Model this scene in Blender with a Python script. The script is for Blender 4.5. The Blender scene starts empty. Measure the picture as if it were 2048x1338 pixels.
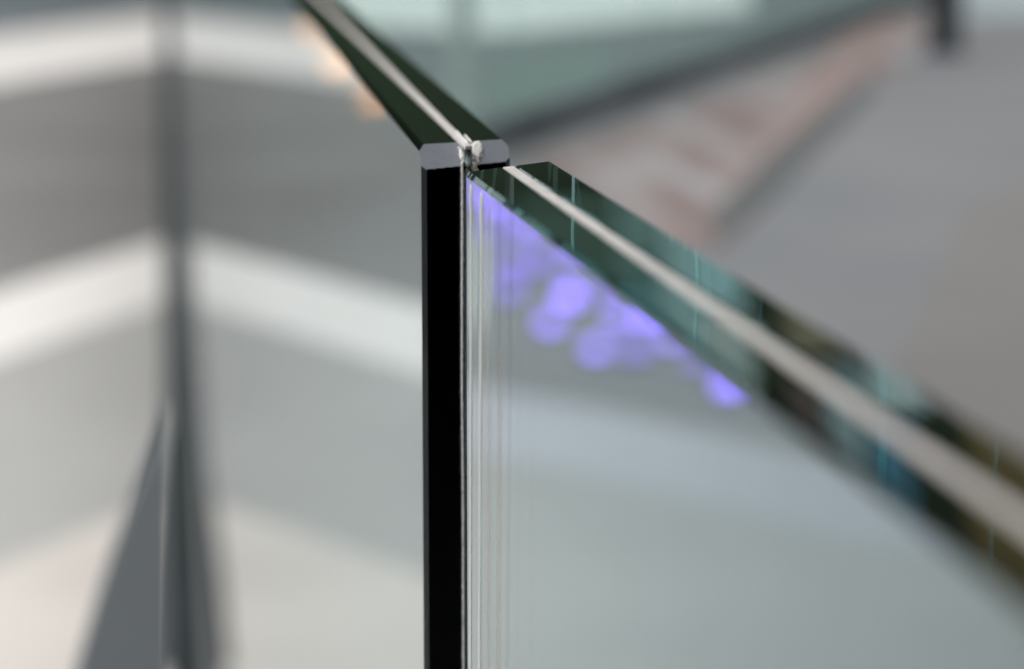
import bpy, bmesh, math, random
from mathutils import Vector, Matrix, noise
random.seed(7)
sc = bpy.context.scene
COL = sc.collection
R = math.radians

# ------------------------------------------------------------------ camera
CAMZ = 1.1701                       # eye height above the gallery floor (z = 0)
F, CX, CY, HOR, VA = 5690.0, 1024, 669, -315, 320
PITCH = math.atan((CY - HOR) / F)
YAW = math.atan((CX - VA) / F * math.cos(PITCH))
cd = bpy.data.cameras.new('camera')
cam = bpy.data.objects.new('camera', cd); COL.objects.link(cam)
cam.location = (0, 0, CAMZ)
cam.rotation_euler = (math.pi / 2 - PITCH, 0, -YAW)
cd.sensor_width = 36; cd.lens = F / 2048 * 36
cd.clip_start = 0.02; cd.clip_end = 600
cd.dof.use_dof = True; cd.dof.focus_distance = 0.640
cd.dof.aperture_fstop = 10.5
sc.camera = cam

# ------------------------------------------------------------------ light
w = bpy.data.worlds.new('World'); sc.world = w; w.use_nodes = True
w.node_tree.nodes['Background'].inputs[0].default_value = (0.75, 0.9, 0.95, 1)
w.node_tree.nodes['Background'].inputs[1].default_value = 0.05
ld = bpy.data.lights.new('ceiling_light', 'AREA'); ld.shape = 'RECTANGLE'
ld.size = 80; ld.size_y = 130; ld.energy = 72000; ld.color = (1.0, 0.98, 0.95)
lo = bpy.data.objects.new('ceiling_light', ld); COL.objects.link(lo)
lo.location = (-10, 18, 34)

vs = sc.view_settings
vs.view_transform = 'Standard'; vs.look = 'None'; vs.exposure = 0.08; vs.gamma = 1
cy = sc.cycles
cy.use_denoising = True
try: cy.denoiser = 'OPENIMAGEDENOISE'
except Exception: pass
cy.max_bounces = 24; cy.transmission_bounces = 20; cy.glossy_bounces = 12
cy.transparent_max_bounces = 40; cy.diffuse_bounces = 3
cy.caustics_reflective = True; cy.caustics_refractive = True
cy.sample_clamp_indirect = 0; cy.blur_glossy = 0

# ------------------------------------------------------------------ helpers
fw = Vector((math.sin(YAW) * math.cos(PITCH), math.cos(YAW) * math.cos(PITCH), -math.sin(PITCH)))
rt = Vector((math.cos(YAW), -math.sin(YAW), 0)); up = rt.cross(fw)
EYE = Vector((0, 0, CAMZ))
def ray(x, y): return fw + rt * ((x - CX) / F) - up * ((y - CY) / F)
def on_z(x, y, z):
    r = ray(x, y); return EYE + r * ((z - CAMZ) / r.z)
def on_plane(x, y, p, n):
    r = ray(x, y); return EYE + r * ((p - EYE).dot(n) / r.dot(n))

def tag(o, label=None, cat=None, group=None, kind=None):
    if label: o['label'] = label
    if cat: o['category'] = cat
    if group: o['group'] = group
    if kind: o['kind'] = kind
    return o
def empty(name, loc):
    o = bpy.data.objects.new(name, None); COL.objects.link(o); o.location = loc; return o
def link_bm(name, bm, mats, parent=None, origin=None, smooth=False):
    """bm is in world coordinates; the object gets its origin at `origin`."""
    org = Vector(origin) if origin is not None else (parent.location.copy() if parent else Vector((0, 0, 0)))
    bmesh.ops.translate(bm, verts=bm.verts, vec=-org)
    me = bpy.data.meshes.new(name); bm.to_mesh(me); bm.free()
    for m in (mats if isinstance(mats, (list, tuple)) else [mats]): me.materials.append(m)
    if smooth:
        for p in me.polygons: p.use_smooth = True
    o = bpy.data.objects.new(name, me); COL.objects.link(o)
    if parent:
        o.parent = parent; o.location = org - parent.location
    else: o.location = org
    return o
def box_bm(c, ax, dims):
    """c = min corner, ax = three unit axes, dims = three lengths"""
    bm = bmesh.new()
    v = [bm.verts.new(c + ax[0] * (dims[0] * i) + ax[1] * (dims[1] * j) + ax[2] * (dims[2] * k))
         for i in (0, 1) for j in (0, 1) for k in (0, 1)]
    for f in ((0, 1, 3, 2), (4, 6, 7, 5), (0, 4, 5, 1), (2, 3, 7, 6), (0, 2, 6, 4), (1, 5, 7, 3)):
        bm.faces.new([v[i] for i in f])
    bmesh.ops.recalc_face_normals(bm, faces=bm.faces)
    return bm
AX = (Vector((1, 0, 0)), Vector((0, 1, 0)), Vector((0, 0, 1)))
def abox(x0, x1, y0, y1, z0, z1):
    return box_bm(Vector((x0, y0, z0)), AX, (x1 - x0, y1 - y0, z1 - z0))
def prism(points, thick, down=Vector((0, 0, -1))):
    bm = bmesh.new()
    a = [bm.verts.new(p) for p in points]; b = [bm.verts.new(p + down * thick) for p in points]
    bm.faces.new(a); bm.faces.new(b[::-1])
    for i in range(len(a)):
        j = (i + 1) % len(a); bm.faces.new((a[i], b[i], b[j], a[j]))
    bmesh.ops.recalc_face_normals(bm, faces=bm.faces)
    return bm
def cut(bm, p, n, layers=None, **vals):
    """keep the half space behind the plane, fill the cut; the new face takes attribute values"""
    g = bm.verts[:] + bm.edges[:] + bm.faces[:]
    r = bmesh.ops.bisect_plane(bm, geom=g, plane_co=p, plane_no=n, clear_outer=True, dist=1e-7)
    ed = [e for e in r['geom_cut'] if isinstance(e, bmesh.types.BMEdge)]
    if not ed: return
    fr = bmesh.ops.contextual_create(bm, geom=ed)
    for f in fr['faces']:
        f.normal_update()
        if f.normal.dot(n) < 0: f.normal_flip()
        for k, l in layers.items(): f[l] = vals.get(k, 0.0)

# ------------------------------------------------------------------ materials
def mat(name):
    m = bpy.data.materials.new(name); m.use_nodes = True
    nt = m.node_tree; nt.nodes.clear()
    out = nt.nodes.new('ShaderNodeOutputMaterial')
    return m, nt, out
def nd(nt, t, **kw):
    n = nt.nodes.new(t)
    for k, v in kw.items():
        if k in n.inputs: n.inputs[k].default_value = v
        else: setattr(n, k, v)
    return n
def surface(name, col, rough=0.6, var=0.12, scale=3.0, bump=0.0, spec=0.5, metal=0.0, col2=None, detail=6):
    m, nt, out = mat(name)
    b = nd(nt, 'ShaderNodeBsdfPrincipled', Roughness=rough, Metallic=metal)
    b.inputs['Specular IOR Level'].default_value = spec
    tc = nd(nt, 'ShaderNodeTexCoord'); nz = nd(nt, 'ShaderNodeTexNoise', Scale=scale, Detail=detail, Roughness=0.6)
    nt.links.new(tc.outputs['Object'], nz.inputs['Vector'])
    rp = nd(nt, 'ShaderNodeValToRGB')
    c2 = col2 or tuple(c * (1 + var) for c in col)
    rp.color_ramp.elements[0].position = 0.3; rp.color_ramp.elements[1].position = 0.7
    rp.color_ramp.elements[0].color = (*[c * (1 - var) for c in col], 1)
    rp.color_ramp.elements[1].color = (*c2, 1)
    nt.links.new(nz.outputs['Fac'], rp.inputs['Fac']); nt.links.new(rp.outputs['Color'], b.inputs['Base Color'])
    if bump:
        bp = nd(nt, 'ShaderNodeBump', Strength=bump, Distance=0.0006)
        nt.links.new(nz.outputs['Fac'], bp.inputs['Height']); nt.links.new(bp.outputs['Normal'], b.inputs['Normal'])
    nt.links.new(b.outputs[0], out.inputs['Surface'])
    return m
def emitter(name, col, s):
    m, nt, out = mat(name)
    e = nd(nt, 'ShaderNodeEmission', Color=(*col, 1), Strength=s)
    nt.links.new(e.outputs[0], out.inputs['Surface'])
    return m

def glass_mat(name='float_glass', plane=None):
    m, nt, out = mat(name)
    g = nd(nt, 'ShaderNodeBsdfGlass', Roughness=0.0, IOR=1.51, Color=(0.94, 0.978, 0.99, 1))
    g.distribution = 'GGX'
    tr = nd(nt, 'ShaderNodeBsdfTransparent', Color=(1, 1, 1, 1))
    fr = nd(nt, 'ShaderNodeBsdfPrincipled', Roughness=0.55)
    tc = nd(nt, 'ShaderNodeTexCoord')
    nz = nd(nt, 'ShaderNodeTexNoise', Scale=900, Detail=6, Roughness=0.7)
    nz2 = nd(nt, 'ShaderNodeTexNoise', Scale=160, Detail=3, Roughness=0.6)
    nt.links.new(tc.outputs['Object'], nz.inputs['Vector']); nt.links.new(tc.outputs['Object'], nz2.inputs['Vector'])
    rp = nd(nt, 'ShaderNodeValToRGB')
    rp.color_ramp.elements[0].position = 0.25; rp.color_ramp.elements[1].position = 0.8
    rp.color_ramp.elements[0].color = (0.165, 0.182, 0.212, 1); rp.color_ramp.elements[1].color = (0.225, 0.245, 0.285, 1)
    ad = nd(nt, 'ShaderNodeMath', operation='ADD'); ad2 = nd(nt, 'ShaderNodeMath', operation='MULTIPLY'); ad2.inputs[1].default_value = 0.5
    nt.links.new(nz.outputs['Fac'], ad.inputs[0]); nt.links.new(nz2.outputs['Fac'], ad.inputs[1])
    nt.links.new(ad.outputs[0], ad2.inputs[0]); nt.links.new(ad2.outputs[0], rp.inputs['Fac'])
    a3 = nd(nt, 'ShaderNodeAttribute', attribute_name='pale')
    mxc = nd(nt, 'ShaderNodeMix', data_type='RGBA'); mxc.inputs[7].default_value = (0.75, 0.76, 0.74, 1)
    nt.links.new(a3.outputs['Fac'], mxc.inputs[0]); nt.links.new(rp.outputs['Color'], mxc.inputs[6])
    nt.links.new(mxc.outputs[2], fr.inputs['Base Color'])
    bp = nd(nt, 'ShaderNodeBump', Strength=0.35, Distance=0.0002)
    nt.links.new(nz.outputs['Fac'], bp.inputs['Height']); nt.links.new(bp.outputs['Normal'], fr.inputs['Normal'])
    wn = nd(nt, 'ShaderNodeTexNoise', Scale=18, Detail=0, Roughness=0.5); nt.links.new(tc.outputs['Object'], wn.inputs['Vector'])
    ge = nd(nt, 'ShaderNodeNewGeometry'); sx = nd(nt, 'ShaderNodeSeparateXYZ'); nt.links.new(ge.outputs['True Normal'], sx.inputs[0])
    ab = nd(nt, 'ShaderNodeMath', operation='ABSOLUTE'); nt.links.new(sx.outputs['Z'], ab.inputs[0])
    g9 = nd(nt, 'ShaderNodeMath', operation='GREATER_THAN'); g9.inputs[1].default_value = 0.9; nt.links.new(ab.outputs[0], g9.inputs[0])
    wm = nd(nt, 'ShaderNodeMath', operation='MULTIPLY'); nt.links.new(wn.outputs['Fac'], wm.inputs[0]); nt.links.new(g9.outputs[0], wm.inputs[1])
    wb = nd(nt, 'ShaderNodeBump', Strength=1.0, Distance=0.00014); nt.links.new(wm.outputs[0], wb.inputs['Height']); nt.links.new(wb.outputs['Normal'], g.inputs['Normal'])
    a1 = nd(nt, 'ShaderNodeAttribute', attribute_name='inner'); a2 = nd(nt, 'ShaderNodeAttribute', attribute_name='frost')
    m1 = nd(nt, 'ShaderNodeMixShader'); m2 = nd(nt, 'ShaderNodeMixShader')
    nt.links.new(a1.outputs['Fac'], m1.inputs[0]); nt.links.new(g.outputs[0], m1.inputs[1]); nt.links.new(tr.outputs[0], m1.inputs[2])
    fro = a2.outputs['Fac']
    if plane:
        n, dist = plane
        dt = nd(nt, 'ShaderNodeVectorMath', operation='DOT_PRODUCT'); dt.inputs[1].default_value = n
        nt.links.new(tc.outputs['Object'], dt.inputs[0])
        nz3 = nd(nt, 'ShaderNodeTexNoise', Scale=650, Detail=4, Roughness=0.65); nt.links.new(tc.outputs['Object'], nz3.inputs['Vector'])
        th = nd(nt, 'ShaderNodeMath', operation='MULTIPLY_ADD'); th.inputs[1].default_value = -0.0011; th.inputs[2].default_value = dist + 0.00043
        nt.links.new(nz3.outputs['Fac'], th.inputs[0])
        gt = nd(nt, 'ShaderNodeMath', operation='GREATER_THAN'); nt.links.new(dt.outputs['Value'], gt.inputs[0]); nt.links.new(th.outputs[0], gt.inputs[1])
        ni = nd(nt, 'ShaderNodeMath', operation='SUBTRACT'); ni.inputs[0].default_value = 1.0; nt.links.new(a1.outputs['Fac'], ni.inputs[1])
        ml = nd(nt, 'ShaderNodeMath', operation='MULTIPLY'); nt.links.new(gt.outputs[0], ml.inputs[0]); nt.links.new(ni.outputs[0], ml.inputs[1])
        mxm = nd(nt, 'ShaderNodeMath', operation='MAXIMUM'); nt.links.new(ml.outputs[0], mxm.inputs[0]); nt.links.new(a2.outputs['Fac'], mxm.inputs[1])
        fro = mxm.outputs[0]
    nt.links.new(fro, m2.inputs[0]); nt.links.new(m1.outputs[0], m2.inputs[1]); nt.links.new(fr.outputs[0], m2.inputs[2])
    nt.links.new(m2.outputs[0], out.inputs['Surface'])
    va = nd(nt, 'ShaderNodeVolumeAbsorption', Color=(0.24, 0.56, 0.58, 1), Density=12.0)
    nt.links.new(va.outputs[0], out.inputs['Volume'])
    return m
GLASS = glass_mat()
def clear_mat():
    m, nt, out = mat('clear_interlayer')
    tr = nd(nt, 'ShaderNodeBsdfTransparent', Color=(0.985, 0.99, 0.985, 1))
    nt.links.new(tr.outputs[0], out.inputs['Surface']); return m
CLEAR = clear_mat()
RIM = surface('interlayer_rim', (0.60, 0.57, 0.56), 0.45, 0.20, 140, 0.5, detail=10)
SEAL_W = surface('white_sealant', (0.88, 0.86, 0.84), 0.4, 0.10, 700, 0.5)
SEAL_G = surface('grey_sealant', (0.20, 0.25, 0.26), 0.3, 0.25, 600, 0.6)
SEAL_B = surface('beige_sealant', (0.55, 0.52, 0.44), 0.4, 0.2, 600, 0.4)
SEAL_D = surface('dark_sealant', (0.06, 0.075, 0.085), 0.3, 0.4, 900, 0.6)
STONE_W = surface('white_stone', (0.82, 0.80, 0.79), 0.6, 0.05, 0.4)
STONE_P = surface('pale_pink_stone', (0.70, 0.655, 0.62), 0.6, 0.08, 0.4)
STONE_L = surface('light_grey_stone', (0.44, 0.44, 0.435), 0.6, 0.12, 0.2)
STONE_M = surface('mid_grey_stone', (0.215, 0.212, 0.212), 0.6, 0.14, 0.12)
STONE_B = surface('blue_grey_stone', (0.26, 0.30, 0.33), 0.6, 0.10, 0.15)
GALLERY = surface('gallery_floor_grey', (0.118, 0.128, 0.150), 0.55, 0.12, 0.8, col2=(0.145, 0.147, 0.156))
PINK = surface('painted_pink_reflection', (0.205, 0.145, 0.138), 0.5, 0.12, 2.0)
PALE = surface('pale_grey_stone', (0.33, 0.34, 0.36), 0.5, 0.10, 2.0)
DARKIN = surface('painted_dark_reflection', (0.045, 0.048, 0.055), 0.5, 0.2, 2.0)
BROWN = surface('brown_grey_stone', (0.120, 0.118, 0.121), 0.55, 0.1, 1.0)
CLAD = surface('dark_cladding', (0.040, 0.052, 0.055), 0.9, 0.2, 1.5, spec=0.03)
DARKM = surface('dark_metal', (0.026, 0.034, 0.042), 0.6, 0.2, 20, spec=0.2)
SLATE = surface('slate_metal', (0.285, 0.315, 0.34), 0.55, 0.08, 12)
WALLM = surface('dark_green_wall', (0.020, 0.042, 0.018), 0.8, 0.3, 0.15)
RAILM = surface('navy_grey_metal', (0.095, 0.108, 0.12), 0.6, 0.65, 0.9, spec=0.2, detail=2)
WHITEM = surface('white_paint', (0.70, 0.72, 0.70), 0.5, 0.04, 2)

# ------------------------------------------------------------------ setting: lower hall floor
ZL = CAMZ - 5.0
VPX = 2900.0
def ldir():
    d = ray(VPX, HOR); return Vector((d.x, d.y, 0)).normalized()
LD = ldir()
def floor_band(name, ya, yb, m, dz, xa=130, near=40, far=75):
    p, q = on_z(xa, ya, ZL), on_z(xa, yb, ZL)
    pts = [p - LD * far, q - LD * far, q + LD * near, p + LD * near]
    pts = [Vector((v.x, v.y, ZL + dz)) for v in pts]
    return tag(link_bm(name, prism(pts, 0.05 + dz), m), kind='structure')
link = tag(link_bm('ground', abox(-160, 160, -60, 170, ZL - 0.3, ZL - 0.06), STONE_M), kind='structure')
floor_band('stone_paving_far', -150, 40, STONE_B, 0.000, far=110, near=90)
floor_band('white_stone_strip_far', 50, 146, STONE_W, 0.004, far=110, near=90)
floor_band('grey_stone_paving', 143, 545, STONE_M, 0.000, far=110, near=60)
def floor_poly(name, pp, m, dz):
    q = [on_z(x, y, ZL) for x, y in pp]
    return tag(link_bm(name, prism([Vector((p.x, p.y, ZL + dz)) for p in q], 0.05), m), kind='structure')
floor_poly('white_stone_strip_near', [(900, 303), (900, 398), (-380, 854), (-380, 699)], STONE_W, 0.004)
floor_band('light_stone_paving', 546, 4200, STONE_L, 0.000, far=75, near=20)
pp_ = [on_z(x, y, ZL) for x, y in ((430, 958), (-230, 1222), (-330, 2400), (500, 2400))]
tag(link_bm('pale_stone_paving', prism([Vector((p.x, p.y, ZL + 0.004)) for p in pp_], 0.05), STONE_P), kind='structure')

# ------------------------------------------------------------------ laminated glass guard
TA, AX0 = 0.0222, 0.0589
def sheet(name, parent, org, d, nrm, u0, u1, top, s0, s1, skew, bevel, inner_side, end_arris=0.0013, top_arris=0.0012, in_arris=0.0007):
    """org: point on the outer left face at the mitred end (z ignored); d: direction away from the camera (or towards),
       nrm: across the thickness (left to right). u0..u1 = thickness range, s0..s1 = range along d."""
    bot = -0.03
    zz = Vector((0, 0, 1)); o = Vector((org.x, org.y, 0))
    bm = box_bm(o + nrm * u0 + d * s0 + zz * bot, (nrm, d, zz), (u1 - u0, s1 - s0, top - bot))
    L = {k: bm.faces.layers.float.new(k) for k in ('inner', 'frost', 'pale')}
    for f in bm.faces:
        f.normal_update()
        if f.normal.dot(nrm) * inner_side > 0.9: f[L['inner']] = 1.0
    return bm, L, o
def end_normal(d, nrm, skew, sign):
    tang = (nrm + d * skew).normalized(); en = tang.cross(Vector((0, 0, 1)))
    if en.dot(d) * sign > 0: en = -en
    return en, tang
def laminate(root, org, d, nrm, T, i0, i1, top, length, skew, bevel, sign, gmat):
    """sign +1: the panel runs away along d from the mitred end; the end plane has normal pointing to -d (skewed)."""
    zz = Vector((0, 0, 1)); o = Vector((org.x, org.y, 0)); topv = zz * top
    en, tang = end_normal(d, nrm, skew, sign)
    for (u0, u1, inner) in ((0.0, i0, 1), (i1, T, -1)):
        s0, s1 = (-0.05, length) if sign > 0 else (-length, 0.05)
        bm, L, oo = sheet('glass_sheet', root, org, d, nrm, u0, u1, top, s0, s1, skew, bevel, inner)
        outn = nrm * (-inner); uo = u0 if inner > 0 else u1; ui = u1 if inner > 0 else u0
        ta, ia = (0.0013, 0.0006) if bevel else (0.0009, 0.0006)
        cut(bm, o, en, L)                               # end face
        # top arrises, outer and inner
        cut(bm, o + nrm * uo + topv - outn * ta, (outn + zz).normalized(), L)
        cut(bm, o + nrm * ui + topv + outn * ia, (zz - outn).normalized(), L)
        # vertical arrises of the end
        po = o + nrm * uo + d * (skew * uo); tv = tang if outn.dot(tang) > 0 else -tang
        kw = dict(frost=0.10) if bevel else {}
        cut(bm, po - tv * 0.0014, (outn + en).normalized(), L, **kw)
        pi_ = o + nrm * ui + d * (skew * ui)
        cut(bm, pi_ + tv * 0.0006, (-outn + en).normalized(), L)
        if bevel:
            cut(bm, bevel[0], bevel[1], L, frost=1.0)
        else:
            cut(bm, o + topv - en * 0.0005, (en + zz).normalized(), L)
        link_bm('glass_sheet', bm, gmat, root)
    # interlayer: a clear film with a white rim along its top and its end
    g = 0.00004
    rimd = 0.0009
    bm = bmesh.new()
    def add(c, dims, mi, endcut):
        b = box_bm(c, (nrm, d, zz), dims)
        ep = o + en * (0.0004 if endcut else -rimd)
        r = bmesh.ops.bisect_plane(b, geom=b.verts[:] + b.edges[:] + b.faces[:], plane_co=ep, plane_no=en, clear_outer=True)
        ed = [e for e in r['geom_cut'] if isinstance(e, bmesh.types.BMEdge)]
        bmesh.ops.contextual_create(b, geom=ed)
        for f in b.faces: f.material_index = mi
        me = bpy.data.meshes.new('tmp'); b.to_mesh(me); b.free(); bm.from_mesh(me); bpy.data.meshes.remove(me)
    s0, s1 = (-0.05, length) if sign > 0 else (-length, 0.05)
    add(o + nrm * (i0 + g) + d * s0 + zz * -0.03, (i1 - i0 - 2 * g, s1 - s0, top - rimd + 0.03 - 0.0002), 0, False)
    inter = link_bm('interlayer', bm, [CLEAR, RIM], root)
    bm = bmesh.new()
    add(o + nrm * (i0 + g) + d * s0 + zz * (top - rimd), (i1 - i0 - 2 * g, s1 - s0, rimd - 0.00015), 0, True)
    rim = link_bm('rim', bm, RIM, inter, origin=root.location); rim.location = (0, 0, 0)
    return en, tang

# far panel
dA = Vector((0, 1, 0)); nA = Vector((1, 0, 0))
SKA = 0.50
TOPA = 1.1
orgA = Vector((AX0, 0.6570, 0))
pa = empty('glass_guard', Vector((AX0 + TA / 2, 0.66, 0)))
tag(pa, 'tall laminated glass panel with dark end face and frosted grey slanted top corner', 'glass panel')
enA, tgA = end_normal(dA, nA, SKA, 1)
endP = orgA + Vector((0, 0, TOPA)); endN = enA
_p1, _p2, _p3 = on_z(845, 289, TOPA), on_plane(1020, 322, endP, endN) , on_plane(858, 338, endP, endN)
bevP = _p1; bevN = (_p2 - _p1).cross(_p3 - _p1).normalized()
if bevN.z < 0: bevN = -bevN
BEV = (bevP, bevN)
GLASS_A = glass_mat('float_glass_frosted_end', (bevN, (bevP - pa.location).dot(bevN)))
laminate(pa, orgA, dA, nA, TA, 0.0101, 0.0125, TOPA, 24.0, SKA, BEV, 1, GLASS_A)

# near panel
angB = math.atan(0.0425)
dB = Vector((-math.sin(angB), math.cos(angB), 0)); nB = Vector((math.cos(angB), math.sin(angB), 0))
TB = 0.0224; TOPB = TOPA - 0.0003
orgB = Vector((0.0643, 0.6112, 0))
pb = empty('glass_guard', Vector((0.085, 0.5, 0)))
tag(pb, 'laminated glass panel running towards the viewer with white interlayer stripe along its top edge', 'glass panel')
SKB = 0.82
enB, tgB = laminate(pb, orgB, dB, nB, TB, 0.0096, 0.0123, TOPB, 2.0, SKB, None, -1, GLASS)

# ------------------------------------------------------------------ gallery slab, wall below it, base channel
def slab_poly(inset):
    a = orgA - nA * inset; far = a + dA * 58
    b = orgB - nB * inset; near = b - dB * 2.6
    return far, a, b, near
far, a_, b_, near = slab_poly(0.004)
kn = Vector(((a_.x + b_.x) / 2 - 0.004, (a_.y + b_.y) / 2, 0))
def sl(z, pts): return [Vector((p.x, p.y, z)) for p in pts]
tag(link_bm('gallery_floor', prism(sl(0, [far, kn, near, Vector((near.x + .05, -30, 0)), Vector((45, -30, 0)), Vector((45, 62, 0)), Vector((far.x, 62, 0))]), 0.35), GALLERY), kind='structure')
wall = empty('retaining_wall', kn)
tag(wall, 'dark clad wall with a stepped foot below the edge of the gallery', 'wall')
link_bm('upper_cladding', prism(sl(-0.352, [far + nA * .002, kn + nA * .002, near + nB * .002, near + nB * .4, kn + nA * .4, far + nA * .4]), 1.10), CLAD, wall)
link_bm('lower_cladding', prism(sl(-1.454, [far - nA * .085, kn - nA * .085, near - nB * .085, near + nB * .4, kn + nA * .4, far + nA * .4]), abs(ZL) - 1.46), CLAD, wall)
ch = empty('base_channel', Vector((0.07, 0.7, 0.0)))
tag(ch, 'dark metal base channel holding the feet of the glass panels', 'base channel')
def channel(org, d, nrm, T, s0, s1):
    o = Vector((org.x, org.y, 0)); z = Vector((0, 0, 1))
    for u in (-0.0035, T + 0.001):
        link_bm('channel_side', box_bm(o + nrm * u + d * s0 + z * 0.001, (nrm, d, z), (0.0025, s1 - s0, 0.05)), DARKM, ch)
channel(orgA, dA, nA, TA, 0.02, 57.0)
channel(orgB, dB, nB, TB, -2.0, -0.02)

# ------------------------------------------------------------------ sealant at the joint
jt = empty('sealant_joint', on_plane(938, 320, bevP, bevN))
tag(jt, 'lumpy white and grey sealant smeared over the joint at the top corner', 'sealant')
def blob(name, x, y, wpx, hpx, depth, m, p=bevP, n=bevN, amp=0.18, seed=0, rot=0.0, boxy=2.0):
    c = on_plane(x, y, p, n)
    hx = on_plane(x + wpx / 2, y, p, n) - c; hy = c - on_plane(x, y + hpx / 2, p, n)
    bm = bmesh.new(); bmesh.ops.create_icosphere(bm, subdivisions=4, radius=1)
    cr, sr = math.cos(rot), math.sin(rot)
    for v in bm.verts:
        q = v.co.copy()
        e = 2.0 / boxy
        q = Vector([math.copysign(abs(t) ** e, t) for t in q]) if boxy != 2 else q
        k = 1 + amp * (noise.noise(v.co * 1.7 + Vector((seed, 3, 1))) + 0.6 * noise.noise(v.co * 3.9 + Vector((seed, 9, 4))) + 0.35 * noise.noise(v.co * 8.5 + Vector((seed, 2, 7))))
        q = q * k
        qx, qy = q.x * cr - q.y * sr, q.x * sr + q.y * cr
        v.co = c + hx * qx + hy * qy + n * (depth * q.z)
    return link_bm(name, bm, m, jt, smooth=True)
def ribbon(name, pts, wpx, depth, m, p, n, amp=0.25, seed=0, step=3.0, seg=10):
    """a rounded bead following pixel-defined points on a plane of the scene"""
    path = []
    for (a, b) in zip(pts[:-1], pts[1:]):
        k = max(1, int(math.hypot(b[0] - a[0], b[1] - a[1]) / step))
        for i in range(k): path.append([a[j] + (b[j] - a[j]) * i / k for j in range(len(a))])
    path.append(list(pts[-1]))
    bm = bmesh.new(); rings = []
    for i, q in enumerate(path):
        x, y = q[0], q[1]; wl = q[2] if len(q) > 2 else wpx
        c = on_plane(x, y, p, n)
        nx = path[min(i + 1, len(path) - 1)]; pv = path[max(i - 1, 0)]
        t = (on_plane(nx[0], nx[1], p, n) - on_plane(pv[0], pv[1], p, n)).normalized()
        s = n.cross(t).normalized()
        sc_ = (on_plane(x + 1, y, p, n) - c).length
        wv = wl * sc_ / 2 * (1 + amp * noise.noise(Vector((x * .21 + seed, y * .21, 0))))
        dv = depth * (1 + amp * noise.noise(Vector((x * .17, y * .17 + seed, 5))))
        c = c + s * (amp * wv * 0.6 * noise.noise(Vector((x * .13, y * .13, seed + 8))))
        tip = 0.35 if i in (0, len(path) - 1) else 1
        rings.append([bm.verts.new(c + s * (wv * tip * math.cos(2 * math.pi * j / seg)) + n * (dv * tip * math.sin(2 * math.pi * j / seg))) for j in range(seg)])
    for r0, r1 in zip(rings[:-1], rings[1:]):
        for j in range(seg): bm.faces.new((r0[j], r0[(j + 1) % seg], r1[(j + 1) % seg], r1[j]))
    bm.faces.new(rings[0][::-1]); bm.faces.new(rings[-1])
    bmesh.ops.recalc_face_normals(bm, faces=bm.faces)
    return link_bm(name, bm, m, jt, smooth=True)
endP = orgA + Vector((0, 0, TOPA)); endN = enA
topP = Vector((0, 0, TOPA)); topN = Vector((0, 0, 1))
blob('sealant_bead', 925.5, 308, 15, 29, 0.0007, SEAL_W, seed=1, amp=0.25)
blob('sealant_bead', 951.5, 302, 23, 37, 0.0010, SEAL_W, seed=6, amp=0.20, boxy=2.5)
ribbon('sealant_strip', [(937, 289, 8), (938, 305, 12), (937, 322, 14), (936, 333, 12)], 12, 0.0007, SEAL_G, bevP + bevN * 0.0003, bevN, seed=3, amp=0.3)
blob('sealant_chip', 947.5, 331.5, 8, 14, 0.0009, SEAL_B, endP, endN, seed=9, boxy=4.0, amp=0.15)
for (cx_, cy_, cw_, sd_) in ((917, 296, 3.5, 31), (931, 320, 4, 33), (963, 312, 3, 35), (942, 324, 5, 37), (957, 322, 3.5, 39), (941, 296, 4, 41)):
    blob('sealant_crumb', cx_, cy_, cw_, cw_ * 1.3, 0.0004, SEAL_W, seed=sd_, amp=0.4)
blob('sealant_chip', 950, 341, 10, 8, 0.0009, SEAL_B, endP, endN, seed=12, boxy=4.0, amp=0.15)
ribbon('sealant_smear', [(912, 263, 6), (922, 275, 8), (930, 284, 8), (936, 288, 6)], 8, 0.0006, SEAL_W, topP, topN, seed=11, amp=0.45)
ribbon('sealant_smear', [(928, 270, 3), (937, 279, 4), (943, 285, 3)], 4, 0.0005, SEAL_W, topP, topN, seed=17, amp=0.5)
ribbon('sealant_smear', [(918, 280, 2), (928, 292, 4), (930, 298, 3)], 4, 0.0005, SEAL_W, topP, topN, seed=18, amp=0.5)
# the thin white seam running down the end of the far panel, next to the near panel
ribbon('seam_line', [(924.5, 322, 6), (924.5, 345, 4.8), (924.5, 480, 5), (924, 600, 4.6), (924, 665, 3.2), (924, 690, 4.2), (924, 780, 3.4), (925, 900, 2.6), (926, 1050, 2.2), (927, 1500, 2.0)], 5, 0.00035, SEAL_W, endP + endN * 0.0004, endN, seed=21, amp=0.5, step=3, seg=6)
ribbon('joint_filler', [(936, 333, 14), (935, 350, 12), (934, 700, 9), (934, 1500, 9)], 12, 0.0010, SEAL_D, endP, endN, seed=31, amp=0.2, step=10, seg=8)

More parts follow.
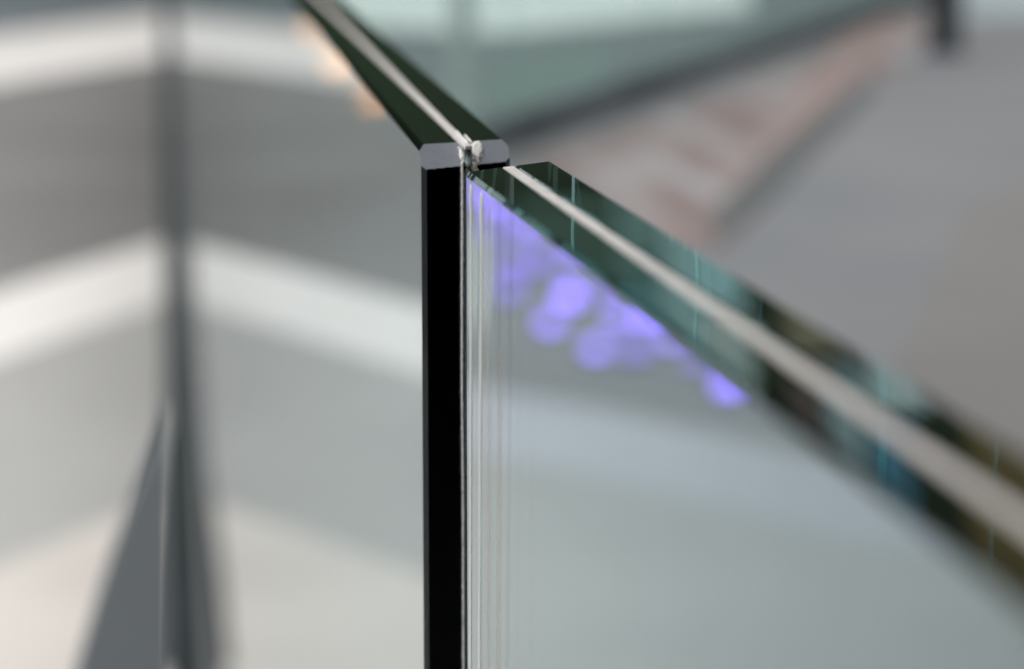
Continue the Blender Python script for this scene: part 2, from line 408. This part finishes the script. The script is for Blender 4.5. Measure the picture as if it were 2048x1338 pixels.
# internal-reflection glints painted as thin strips down the outer face of the near panel, beside its end
def painted_glint(name='painted_glint', col=(0.86, 0.87, 0.84), lo=0.7, hi=1.0):
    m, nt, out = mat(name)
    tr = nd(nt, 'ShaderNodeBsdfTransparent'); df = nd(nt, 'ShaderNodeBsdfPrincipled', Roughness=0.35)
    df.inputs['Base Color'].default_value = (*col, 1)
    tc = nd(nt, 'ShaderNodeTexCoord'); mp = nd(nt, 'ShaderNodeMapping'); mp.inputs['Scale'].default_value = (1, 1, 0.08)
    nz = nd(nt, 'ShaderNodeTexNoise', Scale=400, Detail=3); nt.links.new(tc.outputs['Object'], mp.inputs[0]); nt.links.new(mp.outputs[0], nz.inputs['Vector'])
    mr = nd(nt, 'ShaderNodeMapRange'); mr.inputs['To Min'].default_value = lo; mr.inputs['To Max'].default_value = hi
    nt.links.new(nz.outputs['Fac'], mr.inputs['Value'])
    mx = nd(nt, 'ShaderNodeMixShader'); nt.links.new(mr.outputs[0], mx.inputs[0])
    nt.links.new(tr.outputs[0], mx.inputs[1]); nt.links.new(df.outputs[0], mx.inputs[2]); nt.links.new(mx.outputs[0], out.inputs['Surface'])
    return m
GLINT = painted_glint(); GLINT2 = painted_glint('painted_amber_glint', (0.85, 0.66, 0.52), 0.0, 0.4)
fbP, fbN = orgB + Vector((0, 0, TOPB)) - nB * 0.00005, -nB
ribbon('glint_line', [(941.5, 368, 4), (942, 600, 5), (941, 900, 5), (940, 1500, 5)], 5, 0.0002, GLINT, fbP, fbN, seed=41, amp=0.06, step=12, seg=6)
ribbon('glint_line', [(962.5, 384, 5), (962, 600, 6), (960, 900, 5.5), (958, 1500, 5)], 5, 0.0002, GLINT, fbP, fbN, seed=47, amp=0.06, step=12, seg=6)

ribbon('glint_line', [(977, 420, 4), (977, 900, 5), (975, 1500, 4)], 4, 0.00015, GLINT2, fbP, fbN, seed=53, amp=0.1, step=12, seg=6)
ribbon('glint_line', [(1001, 700, 3), (1000, 900, 4), (997, 1500, 4)], 4, 0.00015, GLINT2, fbP, fbN, seed=59, amp=0.1, step=12, seg=6)

# ------------------------------------------------------------------ slate fin close to the lens, bottom left
fin_root_d = 0.37
def at_depth(x, y, dpt): return EYE + ray(x, y) * dpt
fn = ray(352, 1100); fn = Vector((fn.x, fn.y, 0)).normalized()
prof = [(334, 815), (322, 850), (304, 900), (281, 955), (252, 1030), (224, 1110), (198, 1190), (174, 1270), (152, 1345), (120, 1460), (70, 1700), (40, 2300),
        (344, 2300), (344, 1460), (342, 1150), (341, 950), (338, 850)]
fpts = [on_plane(x, y, EYE + fn * fin_root_d, fn) for x, y in prof]
fb = prism(fpts, 0.006, fn)
tag(link_bm('metal_fin', fb, SLATE, origin=fpts[0]), 'out of focus slate grey tapering metal fin at the bottom left', 'fin')

bn = Vector((0, 1, 0))
bpts = [on_plane(x, y, EYE + bn * 17.0, bn) for x, y in ((338, 860), (322, 910), (310, 1000), (300, 1100), (292, 1200), (286, 1372), (352, 1372), (352, 860))]
for p in bpts:
    if p.z < ZL + 0.3: p.z = ZL
bt = link_bm('view_blocker', prism(bpts, 0.35, bn), CLAD, origin=Vector((bpts[-1].x, 17.0, ZL)))  # added dark block, hides the bright floor beyond the fin's blurred edge
tag(bt, 'added dark tapering block behind the fin, hiding the pale floor', 'view_blocker')

# ------------------------------------------------------------------ gallery: inlays, second balustrade, posts
def gpts(pp, z=0.0): return [Vector((on_z(x, y, 0).x, on_z(x, y, 0).y, z)) for x, y in pp]
def inlay(name, pp, m, z): return tag(link_bm(name, prism(gpts(pp, z), z + 0.02), m), kind='structure')
def mottled():
    m, nt, out = mat('painted_mottled_reflection')
    b = nd(nt, 'ShaderNodeBsdfPrincipled', Roughness=0.55)
    tc = nd(nt, 'ShaderNodeTexCoord'); mp = nd(nt, 'ShaderNodeMapping'); mp.inputs['Scale'].default_value = (3.4, 0.42, 1); mp.inputs['Rotation'].default_value = (0, 0, R(16))
    nz = nd(nt, 'ShaderNodeTexNoise', Scale=1.0, Detail=3, Roughness=0.55, Distortion=0.6)
    nt.links.new(tc.outputs['Object'], mp.inputs[0]); nt.links.new(mp.outputs[0], nz.inputs['Vector'])
    rp = nd(nt, 'ShaderNodeValToRGB'); cr = rp.color_ramp
    cr.elements[0].position = 0.30; cr.elements[0].color = (0.06, 0.056, 0.066, 1)
    cr.elements[1].position = 0.72; cr.elements[1].color = (0.27, 0.28, 0.31, 1)
    e = cr.elements.new(0.42); e.color = (0.13, 0.085, 0.082, 1)
    e = cr.elements.new(0.52); e.color = (0.185, 0.15, 0.152, 1)
    nt.links.new(nz.outputs['Fac'], rp.inputs['Fac']); nt.links.new(rp.outputs['Color'], b.inputs['Base Color'])
    nt.links.new(b.outputs[0], out.inputs['Surface']); return m
inlay('mottled_reflection', [(1040, 330), (1300, 240), (1640, 115), (1870, 20), (1880, 70), (1700, 210), (1560, 370), (1440, 500), (1330, 500), (1220, 420), (1120, 370)], mottled(), 0.004)  # polished-floor reflections painted as flat mottled, pink and dark patches
inlay('pink_reflection', [(1440, 400), (1600, 190), (1690, 70), (1800, 30), (1810, 70), (1710, 160), (1640, 260), (1500, 430)], PINK, 0.008)
inlay('dark_reflection', [(1425, 430), (1540, 310), (1640, 230), (1740, 150), (1750, 175), (1640, 290), (1510, 430), (1430, 490)], DARKIN, 0.012)
inlay('brown_paving', [(1790, 720), (1930, 420), (2300, 250), (2500, 1300), (2060, 1300)], BROWN, 0.004)

def tint_glass():
    m, nt, out = mat('teal_glass')
    tr = nd(nt, 'ShaderNodeBsdfTransparent', Color=(0.76, 0.85, 0.845, 1))
    df = nd(nt, 'ShaderNodeBsdfPrincipled', Roughness=0.5); df.inputs['Base Color'].default_value = (0.66, 0.80, 0.77, 1)
    mx = nd(nt, 'ShaderNodeMixShader'); mx.inputs[0].default_value = 0.18
    nt.links.new(tr.outputs[0], mx.inputs[1]); nt.links.new(df.outputs[0], mx.inputs[2])
    nt.links.new(mx.outputs[0], out.inputs['Surface']); return m
TEAL = tint_glass()
b0, b1 = on_z(1035, 296, 0), on_z(1885, -10, 0)
dv = (b1 - b0).normalized(); nv = Vector((-dv.y, dv.x, 0))
L0 = (b1 - b0).length
EXT = (b0.x - 0.45) / dv.x
rail = empty('glass_balustrade', b0)
tag(rail, 'blurred teal glass balustrade on a dark base rail across the far gallery', 'balustrade')
zz = Vector((0, 0, 1))
link_bm('base_rail', box_bm(b0 - dv * EXT, (dv, nv, zz), (L0 + EXT, 0.10, 0.12)), RAILM, rail)
n_p = 6
for i in range(n_p):
    ln = (L0 + EXT) / n_p
    link_bm('glass_pane', box_bm(b0 - dv * EXT + dv * (ln * i + 0.01) + nv * 0.04 + zz * 0.12, (dv, nv, zz), (ln - 0.02, 0.02, 0.9)), TEAL, rail)
def post(name, x, y, wpx, h, m, label, cat='post'):
    c = on_z(x, y, 0); d = (c - EYE).length; r = wpx / F * d / 2
    bm = bmesh.new()
    bmesh.ops.create_cone(bm, cap_ends=True, segments=20, radius1=r, radius2=r * 0.96, depth=h, matrix=Matrix.Translation(c + zz * (h / 2)))
    bmesh.ops.create_cone(bm, cap_ends=True, segments=20, radius1=r * 1.35, radius2=r * 1.3, depth=0.03, matrix=Matrix.Translation(c + zz * 0.015))
    o = link_bm(name, bm, m, origin=c); return tag(o, label, cat)
post('dark_post', 1888, 105, 62, 1.3, DARKM, 'dark blurred post at the right end of the far balustrade')
post('white_post', 925, 235, 48, 1.4, WHITEM, 'pale blurred post just right of the glass panel top')
c = on_z(1150, 60, 0)
inlay('blue_paving', [(1930, 40), (2200, 30), (2200, -200), (1930, -150)], STONE_B, 0.004)
inlay('green_paving', [(960, 300), (980, 120), (1230, 100), (1150, 260)], surface('green_grey_stone', (0.115, 0.155, 0.145), .6, .2, 1), 0.004)
inlay('pale_strip', [(660, 50), (1000, 70), (1500, 20), (1500, -60), (660, -60)], STONE_W, 0.008)

sf = tag(link_bm('shade_slab', abox(0.45, 26, -30, 4.6, 3.3, 3.5), CLAD), kind='structure')  # unseen slab added over the gallery to block ceiling light and darken the floor
# ------------------------------------------------------------------ rear walls (seen only as reflections in the polished edges)
rw = empty('rear_wall', Vector((20, 44, 0)))
tag(rw, 'dark green rear wall with tall lit windows mirrored in the glass edges', 'wall')
link_bm('wall_face', abox(-2, 44, 44, 44.5, 0, 22), WALLM, rw)
def window(x0, x1, z0, z1, col, s):
    a = ray(x0, HOR); b = ray(x1, HOR)
    xa, xb = a.x / a.y * 43.9, b.x / b.y * 43.9
    link_bm('window', abox(xa, xb, 43.9, 43.98, z0, z1), emitter('window_light', col, s), rw)
window(1035, 1228, 6.55, 18, (0.24, 0.42, 0.32), 0.30)
window(1236, 1326, 6.45, 7.6, (0.30, 0.52, 0.46), 0.49)
window(1236, 1330, 7.75, 18, (0.22, 0.45, 0.44), 0.57)
window(1335, 1420, 6.55, 18, (0.42, 0.72, 0.70), 0.65)
window(1424, 1500, 6.55, 8.3, (0.45, 0.78, 0.78), 0.74)
window(1410, 1520, 8.45, 18, (0.60, 0.78, 0.72), 0.68)
window(1590, 1690, 6.55, 9.2, (0.42, 0.42, 0.28), 0.54)
window(1600, 1670, 9.35, 18, (0.36, 0.32, 0.28), 0.35)
window(1685, 1760, 9.4, 18, (0.50, 0.70, 0.72), 0.62)
window(1772, 1890, 8.8, 10.1, (0.58, 0.78, 0.76), 0.81)
window(1775, 1855, 10.3, 18, (0.14, 0.36, 0.48), 0.68)
window(1975, 2150, 6.55, 18, (0.45, 0.38, 0.18), 0.38)
tag(link_bm('end_wall', abox(-110, -1, 120, 121, ZL, 34), WALLM), 'dark wall closing the far end of the hall', 'wall')

# ------------------------------------------------------------------ lamps
def lamp(name, c, r, em, label, cat, group):
    root = empty(name, c); tag(root, label, cat, group)
    bm = bmesh.new(); bmesh.ops.create_cone(bm, cap_ends=True, segments=20, radius1=r * 1.25, radius2=r * 1.15, depth=r * .5, matrix=Matrix.Translation(c + zz * (r * .25)))
    link_bm('housing', bm, DARKM, root)
    bm = bmesh.new(); bmesh.ops.create_uvsphere(bm, u_segments=20, v_segments=12, radius=r, matrix=Matrix.Translation(c + zz * (r * .75)))
    link_bm('globe', bm, em, root, smooth=True)
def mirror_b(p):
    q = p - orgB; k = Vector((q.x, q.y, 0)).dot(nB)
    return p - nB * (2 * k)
bp_ = [mirror_b(on_z(x, y, ZL)) for x, y in ((880, 765), (1200, 815), (1500, 885), (1800, 960), (1950, 1110), (1700, 1080), (1450, 1020), (1200, 960), (880, 890))]
tag(link_bm('blue_stone_strip', prism([Vector((p.x, p.y, ZL + 0.008)) for p in bp_], 0.05), surface('pale_blue_stone', (0.50, 0.51, 0.57), .6, .06, .4)), kind='structure')
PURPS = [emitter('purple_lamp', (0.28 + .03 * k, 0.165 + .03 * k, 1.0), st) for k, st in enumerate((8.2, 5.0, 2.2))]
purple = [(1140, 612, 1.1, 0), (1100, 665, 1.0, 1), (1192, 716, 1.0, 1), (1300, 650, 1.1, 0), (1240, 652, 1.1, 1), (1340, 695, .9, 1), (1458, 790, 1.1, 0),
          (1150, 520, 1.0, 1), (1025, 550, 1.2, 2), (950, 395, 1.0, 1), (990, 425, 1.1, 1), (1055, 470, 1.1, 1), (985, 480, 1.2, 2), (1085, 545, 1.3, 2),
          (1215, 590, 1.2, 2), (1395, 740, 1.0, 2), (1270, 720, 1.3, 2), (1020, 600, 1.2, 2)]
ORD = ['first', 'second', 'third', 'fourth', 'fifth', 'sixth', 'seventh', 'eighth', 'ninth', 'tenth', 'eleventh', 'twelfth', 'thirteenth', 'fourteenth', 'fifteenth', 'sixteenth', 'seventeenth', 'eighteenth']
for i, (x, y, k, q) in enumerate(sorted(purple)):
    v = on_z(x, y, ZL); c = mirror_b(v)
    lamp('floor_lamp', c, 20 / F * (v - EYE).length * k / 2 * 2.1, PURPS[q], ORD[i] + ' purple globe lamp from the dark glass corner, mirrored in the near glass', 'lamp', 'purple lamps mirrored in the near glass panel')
WARM = emitter('warm_lamp', (1.0, 0.27, 0.08), 30)
for i, (x, y, k) in enumerate([(756, 218, .75), (690, 155, 1.15), (634, 88, .95)]):
    c = on_z(x, y, 0)
    lamp('floor_uplight', c, 20 / F * (c - EYE).length * k / 2 * 2.8, WARM, ORD[i] + ' warm orange lamp from the sealed corner, behind the far glass edge', 'lamp', 'warm lamps behind the far glass panel')
